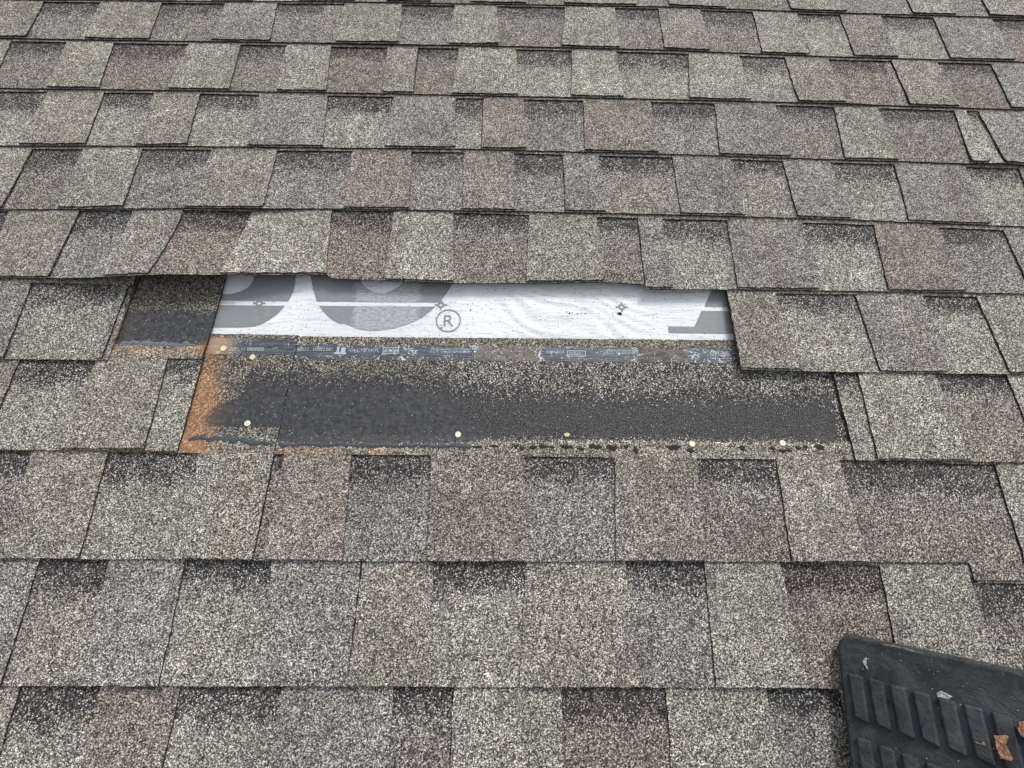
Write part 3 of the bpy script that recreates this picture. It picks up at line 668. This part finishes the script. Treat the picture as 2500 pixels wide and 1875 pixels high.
        # tabs
        for q in mine:
            aT, aB, cT, cB, tn, _ = q
            endo = .008 if (k == 7 and b < -.5) else 0
            aT, aB = max(aT, a2), max(aB, a2); cT, cB = min(cT, b2 - endo), min(cB, b2 - endo)
            if cT - aT < .008: continue
            c0 = TONE[tn]; vv = rng.uniform(.94, 1.06); pdv = rng.uniform(.0, .08) + (.06 if tn == 'M' else 0)
            redd = rng.random() < .12 or tn == 'R'; ph = rng.uniform(0, 9)
            redc = aT + rng.uniform(.3, .8) * (cT - aT)
            def attr_tab(u, v, c0=c0, vv=vv, pdv=pdv, redd=redd, ph=ph, redc=redc, k=k):
                x = n2(u * 16 + ph, v * 22 + ph); c = [q_ * vv * lerp(.94, 1.08, x) for q_ in c0]
                if redd:
                    f = .7 * math.exp(-((u - redc) / .022) ** 2) * (.5 + .5 * n2(u * 30, v * 25))
                    c = [c[0] * lerp(1, 1.03, f), c[1] * lerp(1, .91, f), c[2] * lerp(1, .85, f)]
                return (*c, 1), (pdv + .10 * max(0, n2(u * 25 + ph, v * 30) - .55), 0, 0, 0)
            curlL, curlR = rng.uniform(0, .0012), rng.uniform(0, .0012)
            if rng.random() < .15: curlR += .0018
            def zt(u, v, k=k, aT=aT, cT=cT, cl=curlL, cr=curlR):
                s = v - v0(k, u); f = max(0., 1 - s / .07) ** 2
                t_ = (u - aT) / (cT - aT)
                return ztop(k, u, v) + .00005 + f * (cl * max(0, 1 - t_ * 2.5) + cr * max(0, t_ * 2.5 - 1.5))
            vb_t = lambda u, k=k: v0(k, u) + (.0026 if k < 9 else .0012)
            uo = uvo if not fine else (uvo[0], uvo[1])
            sheet('tab', t, base_org, lambda w_, x=aB, y=aT: lerp(x, y, w_), lambda w_, x=cB, y=cT: lerp(x, y, w_), vb_t, lambda u, k=k: vcut(k, u), zt, T_, M2, attr_tab, .007, .010, .0009, uo, open_top=True, rng=rng)

# torn, puckered corner over the underlayment
S6 = [o for (k_, a_), o in SHINGLE.items() if k_ == 6 and -.8 < a_ < -.7][0]
S9A = [o for (k_, a_), o in SHINGLE.items() if k_ == 9 and -1.4 < a_ < -1.3][0]
S9B = [o for (k_, a_), o in SHINGLE.items() if k_ == 9 and -.4 < a_ < -.3][0]
S8L = [o for (k_, a_), o in SHINGLE.items() if k_ == 8 and -1.6 < a_ < -1.4][0]
def lump(name, parent, pts, hw, z, hgt, mat, seed, seg=None):
    """a bead of set asphalt following a polyline"""
    rng = random.Random(seed); V = []; F = []
    org = ORG[parent.name]
    P_ = []
    for i in range(len(pts) - 1):
        n = max(2, int(math.hypot(pts[i + 1][0] - pts[i][0], pts[i + 1][1] - pts[i][1]) / .0035))
        for q in range(n): P_.append((lerp(pts[i][0], pts[i + 1][0], q / n), lerp(pts[i][1], pts[i + 1][1], q / n)))
    P_.append(tuple(pts[-1])); m = 7
    for i, (x, y) in enumerate(P_):
        e = min(1, (i + .15) / 1.5, (len(P_) - 1 - i + .15) / 1.5)
        w1, w2 = hw * e * rng.uniform(.25, 1.6), hw * e * rng.uniform(.25, 1.6)
        for j in range(m):
            f = j / (m - 1) * 2 - 1; yy = y + (w1 if f > 0 else w2) * f
            V.append((x + rng.uniform(-.0006, .0006), yy, z(x, yy) - .0003 + hgt * e * (1 - f * f) * rng.uniform(.55, 1.2)))
    for i in range(len(P_) - 1):
        for j in range(m - 1): q = i * m + j; F.append((q, q + m, q + m + 1, q + 1))
    return mesh(name, V, F, [mat], None, None, None, parent, org, smooth=True)
z9 = lambda u, v: ztop(9, u, v) + T_
z8 = lambda u, v: ztop(8, u, v) + T_
lump('seal_bead', S9A, [(-.482, .1650), (-.474, .1672), (-.462, .1682), (-.450, .1660), (-.436, .1672), (-.4155, .1650), (-.400, .1640), (-.385, .1608), (-.370, .1612), (-.351, .1588)], .0050, z9, .0014, M_TARM, 1)
lump('seal_bead', S9B, [(-.3465, .1590), (-.33, .1576), (-.30, .1602), (-.28, .1588), (-.2461, .1601), (-.22, .1580), (-.19, .1598), (-.1675, .1580), (-.14, .1600), (-.10, .1585), (-.08, .1600), (-.052, .1580)], .0042, z9, .0013, M_TARM, 2)
lump('seal_bead', S8L, [(-.629, .3205), (-.60, .3195), (-.5729, .3190), (-.54, .3178), (-.508, .3188)], .0048, z8, .0014, M_TARC, 3)
dabs = [(-.046, .1583, 9, 3), (-.0208, .1599, 8, 2.4), (.0133, .1603, 5, 2.6), (.0217, .1568, 4, 3.4), (.0396, .1593, 6, 2.6), (.0606, .1596, 12, 2.6), (.0898, .1603, 10, 3), (.112, .1575, 7, 2.4), (.1344, .1610, 11, 3.2), (.159, .1598, 10, 3),
        (.180, .1613, 4, 2.4), (.1934, .1565, 5, 4.2), (.2523, .1617, 12, 3), (.278, .1562, 8, 3.2), (.3557, .1616, 7, 4.4), (.4034, .1608, 5, 3), (.4229, .1584, 11, 3), (.4439, .1624, 5, 2.6), (.4548, .1634, 4, 2.6), (.4762, .1646, 8, 3.2)]
for i, (x, y, wx, wy) in enumerate(dabs):
    wx *= .00115; wy *= .0015
    lump('seal_dab', S9B, [(x - wx, y + .0004), (x, y - .0004), (x + wx, y + .0003)], wy, z9, .0010, M_TARB, 20 + i)

# release film with printing
def attr_tape(u, v):
    nz = n2(u * 70, v * 200) - .5
    p1 = sstep(-.060, -.052, u) * (1 - sstep(.049, .054, u)); p2 = sstep(.209, .214, u) * (1 - sstep(.285, .305, u))
    p3 = max(0, 1 - math.hypot((u + .1753) / .016, (v - .3065) / .010))
    p1 *= lerp(.55, 1, sstep(.326, .310, v)) if u < .0 else 1
    ed = max(math.exp(-((u + .056) / .003) ** 2), math.exp(-((u - .053) / .004) ** 2), math.exp(-((u - .209) / .004) ** 2), math.exp(-((u - .305) / .009) ** 2), .7 * math.exp(-((u + .175) / .02) ** 2), .5 * math.exp(-((u - .345) / .02) ** 2))
    if u < -.35: ed -= .25
    if .06 < u < .2: ed -= .1
    return (1, 1, 1, 1), (max(p1, p2, 1.3 * p3), sstep(-.430, -.475, u), ed, max(p2, p3))
def tape(parent, u0_, u1_, vb_, vt_):
    o = ORG[parent.name]
    return sheet('release_film', parent, o, lambda w_: u0_, lambda w_: u1_, vb_, vt_, lambda u, v: z9(u, v) + .0001, .00018, [M_TAPE, M_TAPE], attr_tape, .004, .004, .00025)
tA = tape(S9A, -.530, -.3495, lambda u: .3056, lambda u: .3339)
tB = tape(S9B, -.3465, .3705, lambda u: lerp(.2976, .3017, (u + .35) / .7), lambda u: lerp(.3243, .3282, (u + .35) / .7))
ztx = lambda u, v: z9(u, v) + .00036
def ptxt(body, key, par, org):
    a_, b_, c_ = D['TXT'][key]
    wd = b_[0] - a_[0]; h = c_[1] - b_[1]; cx = (a_[0] + b_[0]) / 2; cy = (a_[1] + b_[1]) / 2 + h / 2
    text('printed_text', body, cx, cy, ztx, h, wd, math.pi + .012, M_TXT, par, org)
oA, oB = ORG[S9A.name], ORG[S9B.name]
ptxt('0058000 11 1200', 'a', tA, oA)
ptxt('0012001  1100', 'b', tB, oB)
ptxt('JOPLIN, MO', 'c', tB, oB)
ptxt('FLORIDA BUILDING CODE', 'd1', tB, oB); ptxt('PRODUCT APPROVAL', 'd2', tB, oB)
ptxt('JOPLIN', 'e', tB, oB)
ptxt('BUILDING CODE', 'f1', tB, oB); ptxt('APPROVED', 'f2', tB, oB)
ptxt('IN, MO', 'g', tB, oB)
def frame_logo(key):
    (x0, y0), (x1, y1) = D['TXT'][key]; e = .0011
    V = []; F = []
    for (a_, b_, c_, d_) in [(x0, x1, y0, y0 + e), (x0, x1, y1 - e, y1), (x0, x0 + e, y0 + e, y1 - e), (x1 - e, x1, y0 + e, y1 - e)]:
        q = len(V); V += [(a_, c_, ztx(a_, c_)), (b_, c_, ztx(b_, c_)), (b_, d_, ztx(b_, d_)), (a_, d_, ztx(a_, d_))]; F.append((q, q + 1, q + 2, q + 3))
    mesh('printed_frame', V, F, [M_TXT], None, None, None, tB, oB)
    text('printed_text', 'TAMKO', (x0 + x1) / 2, (y0 + y1) / 2, ztx, (y1 - y0) * .52, (x1 - x0) * .78, math.pi + .012, M_TXT, tB, oB)
frame_logo('box1'); frame_logo('box2')
(x0, y0), (x1, y1) = D['TXT']['blk']
for (a_, b_, c_, d_) in [(x0, x1, y0, y0 + .003), (x0 + .004, x0 + .008, y0 + .003, y1), (x0 + .011, x0 + .018, y0 + .003, y1 - .002)]:
    mesh('printed_block', [(a_, c_, ztx(a_, c_)), (b_, c_, ztx(b_, c_)), (b_, d_, ztx(b_, d_)), (a_, d_, ztx(a_, d_))], [(0, 1, 2, 3)], [M_TXT], None, None, None, tB, oB)

# loose grains shed on the bared asphalt, film and sheet
def loose():
    rng = random.Random(12); V = []; F = []; org = (0, 0, 0)
    def grain(u, v, z):
        s = rng.uniform(.0005, .0010); q = len(V); a = rng.uniform(0, 6.28)
        for (x, y, h) in [(1, 0, 0), (0, 1, 0), (-1, 0, 0), (0, -1, 0), (0, 0, .9), (0, 0, -.6)]:
            x, y = x * math.cos(a) - y * math.sin(a), x * math.sin(a) + y * math.cos(a); k = s * rng.uniform(.7, 1.25)
            V.append((u + x * k, v + y * k, z + s * .4 + h * k))
        for f in [(0, 1, 4), (1, 2, 4), (2, 3, 4), (3, 0, 4), (1, 0, 5), (2, 1, 5), (3, 2, 5), (0, 3, 5)]: F.append(tuple(q + i for i in f))
    for _ in range(420):
        u = rng.uniform(-.43, .50); v = rng.choice([rng.uniform(.165, .235), rng.gauss(.172, .006), rng.gauss(.228, .008)])
        grain(u, v, z9(u, v))
    for _ in range(45):
        u = rng.uniform(-.47, .36); v = rng.uniform(.345, .43); grain(u, v, ulz(u, v))
    for _ in range(60):
        u = rng.uniform(-.62, -.50); v = rng.uniform(.315, .375); grain(u, v, z8(u, v))
    o = mesh('loose_granules', V, F, [M_GRAIN]); tag(o, 'loose pale mineral grains scattered over the bared black seal strips and white sheet', 'granules', None, 'stuff')
M_GRAIN = plain('pale_grain', (.10, .095, .085), (.62, .60, .53), 160, .8, .2, .0003)
loose()

# ---------------------------------------------------------------- nails
def disc(name, parent, org, prof, mat, n=28, tilt=(0, 0), seed=0, cz=0, squash=1.0, bite=0):
    V = []; F = []; rng = random.Random(seed)
    jr = [1 + rng.uniform(-.035, .035) for _ in range(n)]
    if bite: jr = [j * (1 - bite * max(0, rng.uniform(-.6, 1))) for j in jr]
    for r, z in prof:
        for i in range(n):
            a = 2 * math.pi * i / n; x, y = r * jr[i] * math.cos(a), r * jr[i] * math.sin(a) * squash
            V.append((x, y, z + x * tilt[0] + y * tilt[1] + cz))
    m = len(prof)
    for k in range(m - 1):
        for i in range(n): j = (i + 1) % n; F.append((k * n + i, k * n + j, (k + 1) * n + j, (k + 1) * n + i))
    F.append(tuple(range((m - 1) * n, m * n))); F.append(tuple(range(n - 1, -1, -1)))
    o = mesh(name, V, F, [mat], None, [(v[0], v[1]) for v in V], None, parent, (0, 0, 0))
    return o
HEAD = [(.0041, -.0006), (.0046, -.0001), (.0046, .0005), (.0043, .0009), (.0032, .00095), (.0030, .00080), (.0016, .00080), (.0014, .00100), (.0004, .00105)]
nails = [(-.4646, .3148, z9, (.02, .05), 'nail on the rust washed end of the printed film', 0, 1), (-.4144, .3000, z9, (-.05, .12), 'chipped nail just below the printed film, rust beneath it', .22, 1),
         (-.3984, .1906, z9, (.0, .02), 'nail in the short bared shingle between black seal and granules', 0, 1), (-.0754, .1773, z9, (.02, .0), 'nail where the smooth seal meets the rough dark seal', 0, 1),
         (.0909, .1785, z9, (-.12, .30), 'tilted nail showing as a thin oval on the black seal', 0, .62), (.2812, .1666, z9, (.0, .03), 'nail above a round tar dab, second from the right', 0, 1), (.4209, .1695, z9, (.03, .0), 'rightmost nail, amid yellowish granules', 0, 1)]
for i, (x, y, zf, tl, lb, bite, sq) in enumerate(nails):
    zz = zf(x, y); t = root('roofing_nail', (x, y, zz)); tag(t, 'pale yellow round ' + lb, 'nail', 'nails left in the bared shingles')
    disc('head', t, None, HEAD, M_NAIL, 28, tl, i, .0007 + (.002 if i == 4 else 0), sq, bite)
    disc('shank', t, None, [(.0015, -.020), (.0016, -.0002)], M_SHANK, 12, (0, 0), i, 0.0)
for (x, y, zf, lb) in [(-.549, .3115, z8, 'small rusted nail head below the upper left seal strip'), (-.2661, .1608, z9, 'small rusty nail head sunk in the lower edge of the seal band')]:
    t = root('rusted_nail', (x, y, zf(x, y))); tag(t, lb, 'nail', 'rusted nail stubs')
    disc('head', t, None, [(.0022, -.0004), (.0026, .0006), (.0020, .0014), (.0006, .0018)], M_RNAIL, 12, (.3, .2), 3, .0002, .8, .3)
    disc('pulled_hole', t, None, [(.0034, -.0012), (.0034, .00035), (.003, .0004)], M_HOLE, 12, (0, 0), 5, 0, .8, .4).location = (-.0038, .0002, 0)

# ---------------------------------------------------------------- wedge pad in the corner
O_ = Vector((0.43383975, -0.123588, 0.03609856)); EX = Vector((0.6059613, -0.02545861, 0.79508664)); EY = Vector((0.15588564, 0.98390967, -0.08730079)); EN = Vector((-0.78007088, 0.17684349, 0.60017981))
pad = bpy.data.objects.new('roof_wedge', None); C.objects.link(pad); pad.empty_display_size = .02
PM = Matrix(((EX.x, EY.x, EN.x, O_.x), (EX.y, EY.y, EN.y, O_.y), (EX.z, EY.z, EN.z, O_.z), (0, 0, 0, 1)))
pad.matrix_world = ROOF @ PM
tag(pad, 'black rubber roof wedge with raised bars and torn orange foam patches, lower right corner', 'roof wedge')
def rrect(x0, x1, y0, y1, r, n=8, ins=0.0):
    pts = []
    x0 += ins; x1 -= ins; y0 += ins; y1 -= ins; r = max(.001, r - ins)
    for cx, cy, a0 in ((x1 - r, y1 - r, 0), (x0 + r, y1 - r, 90), (x0 + r, y0 + r, 180), (x1 - r, y0 + r, 270)):
        for i in range(n + 1):
            a = math.radians(a0 + 90 * i / n); pts.append((cx + r * math.cos(a), cy + r * math.sin(a)))
    return pts
PX0, PX1, PY0, PY1 = -.0095, .30, -.32, .0435
def padmesh():
    V = []; F = []
    prof = [(.006, -.0175), (.0015, -.0165), (0, -.013), (0, -.005), (.0008, -.0022), (.0026, .0002), (.0045, .0006), (.0068, .0004), (.0085, 0)]
    n = None
    for ins, z in prof:
        p = rrect(PX0, PX1, PY0, PY1, .021, 10, ins); n = len(p)
        for x, y in p:
            wob = .0007 * math.sin(x * 90 + y * 60) + .0005 * math.sin(y * 170)
            V.append((x + wob, y + wob * .8, z))
    for k in range(len(prof) - 1):
        for i in range(n): j = (i + 1) % n; F.append((k * n + i, k * n + j, (k + 1) * n + j, (k + 1) * n + i))
    F.append(tuple(range(n - 1, -1, -1))); F.append(tuple(range((len(prof) - 1) * n, len(prof) * n)))
    rng = random.Random(5)
    for row in range(5):
        for i in range(14):
            x = i * .01988 + (.0006 if row else 0); y1 = .0 - row * .0650; y0 = y1 - .0465
            if row == 0 and i == 0: pass
            w_ = .0150; sh = .0; q0 = len(V); m = None
            for ins, z in [(0, -.0008), (.0004, .0022), (.0014, .0034), (.0028, .0038)]:
                p = rrect(x, x + w_, y0, y1, .0030, 3, ins); m = len(p)
                for (px, py) in p:
                    # lower end cut on a slant, as in the moulding
                    k_ = max(0, (y0 + .012 - py) / .012); py2 = py - k_ * (px - x) * .22
                    V.append((px + (y1 - py) * .03 + rng.uniform(-.00012, .00012), py2, z + rng.uniform(-.0001, .0001)))
            for k in range(3):
                for i_ in range(m): j_ = (i_ + 1) % m; F.append((q0 + k * m + i_, q0 + k * m + j_, q0 + (k + 1) * m + j_, q0 + (k + 1) * m + i_))
            F.append(tuple(range(q0 + 3 * m, q0 + 4 * m)))
    return V, F
V, F = padmesh()
sk = mesh('rubber_skin', V, F, [M_RUB], None, None, None, pad, smooth=False)
for p_ in sk.data.polygons: p_.use_smooth = len(p_.vertices) == 4
# supporting wedge body, set in from the top edge of the skin
x0, x1, y0, y1 = .035, .285, -.30, -.030
top4 = [(x0, y0), (x1, y0), (x1, y1), (x0, y1)]
PMi = PM.inverted(); V = []
for (x, y) in top4: V.append(tuple((x, y, -.0172)))
for (x, y) in top4:
    r_ = PM @ Vector((x, y, -.0172)); V.append(tuple(PMi @ Vector((r_.x, r_.y, .0165))))
mesh('wedge_body', V, [(0, 1, 2, 3), (7, 6, 5, 4), (0, 4, 5, 1), (1, 5, 6, 2), (2, 6, 7, 3), (3, 7, 4, 0)], [M_RUB], None, None, None, pad)
def patch(name, pts, z, h, mat, seed, rough=.0008):
    rng = random.Random(seed); cx = sum(p[0] for p in pts) / len(pts); cy = sum(p[1] for p in pts) / len(pts)
    ps = []
    for i in range(len(pts)):
        a, b = pts[i], pts[(i + 1) % len(pts)]
        for q in range(4): ps.append((lerp(a[0], b[0], q / 4) + rng.uniform(-.0005, .0005), lerp(a[1], b[1], q / 4) + rng.uniform(-.0005, .0005)))
    n = len(ps); V = [(x, y, z) for x, y in ps]; F = []
    rings = [1, .93, .7, .4, .15]
    for k, f in enumerate(rings[1:], 1):
        for (x, y) in ps: V.append((cx + (x - cx) * f, cy + (y - cy) * f, z + h + rng.uniform(-rough, rough)))
        for i in range(n): j = (i + 1) % n; F.append(((k - 1) * n + i, (k - 1) * n + j, k * n + j, k * n + i))
    F.append(tuple(range((len(rings) - 1) * n, len(rings) * n)))
    return mesh(name, V, F, [mat], None, None, None, pad)
rngp = random.Random(31); Vg = []; Fg = []
for _ in range(170):
    x = rngp.uniform(-.004, .20); y = rngp.uniform(-.12, .038); s = rngp.uniform(.0003, .0007); q = len(Vg)
    for (a, b_, h) in [(1, 0, 0), (0, 1, 0), (-1, 0, 0), (0, -1, 0), (0, 0, 1)]: Vg.append((x + a * s * rngp.uniform(.6, 1.3), y + b_ * s * rngp.uniform(.6, 1.3), .0002 + h * s))
    for f in [(0, 1, 4), (1, 2, 4), (2, 3, 4), (3, 0, 4)]: Fg.append(tuple(q + i for i in f))
gr = mesh('stuck_grit', Vg, Fg, [M_GRAIN], None, None, None, pad); gr['kind'] = 'stuff'
patch('exposed_foam', [(0.1187, -0.0214), (0.1281, -0.0173), (0.128, -0.0208), (0.1241, -0.0237), (0.1269, -0.0296), (0.1277, -0.0376), (0.1262, -0.0395), (0.1195, -0.0395), (0.118, -0.0316)], .0037, .0008, M_FOAM, 1, .0007)
patch('exposed_foam', [(0.1381, -0.0031), (0.1416, -0.0011), (0.1428, -0.0147), (0.1374, -0.0149), (0.1364, -0.0093)], .0035, .0010, M_FOAM, 2, .0008)
patch('exposed_foam', [(0.1032, -0.0315), (0.1062, -0.0322), (0.1102, -0.0296), (0.1109, -0.0322), (0.1064, -0.0336)], .0037, .0004, M_FOAM, 3, .0003)
patch('scuff_or_highlight', [(0.0798, 0.0026), (0.0839, 0.0061), (0.089, 0.0045), (0.0921, 0.0031), (0.088, -0.0007), (0.0808, -0.0025)], .0001, .0004, M_SCUFF, 4, .0003)
patch('scuff_or_highlight', [(0.0167, 0.0162), (0.0206, 0.0212), (0.0201, 0.0135), (0.0206, 0.009), (0.0171, 0.0127)], .0001, .0003, M_SCUFF, 5, .0002)
patch('scuff_or_highlight', [(.0360, .0395), (.0500, .0415), (.0620, .0412), (.0840, .0385), (.0600, .0393), (.0480, .0396)], .0004, .0002, M_HILITE, 6, .0001)  # highlight along the top edge of the rubber, painted as a thin pale patch
bpy.context.view_layer.update()
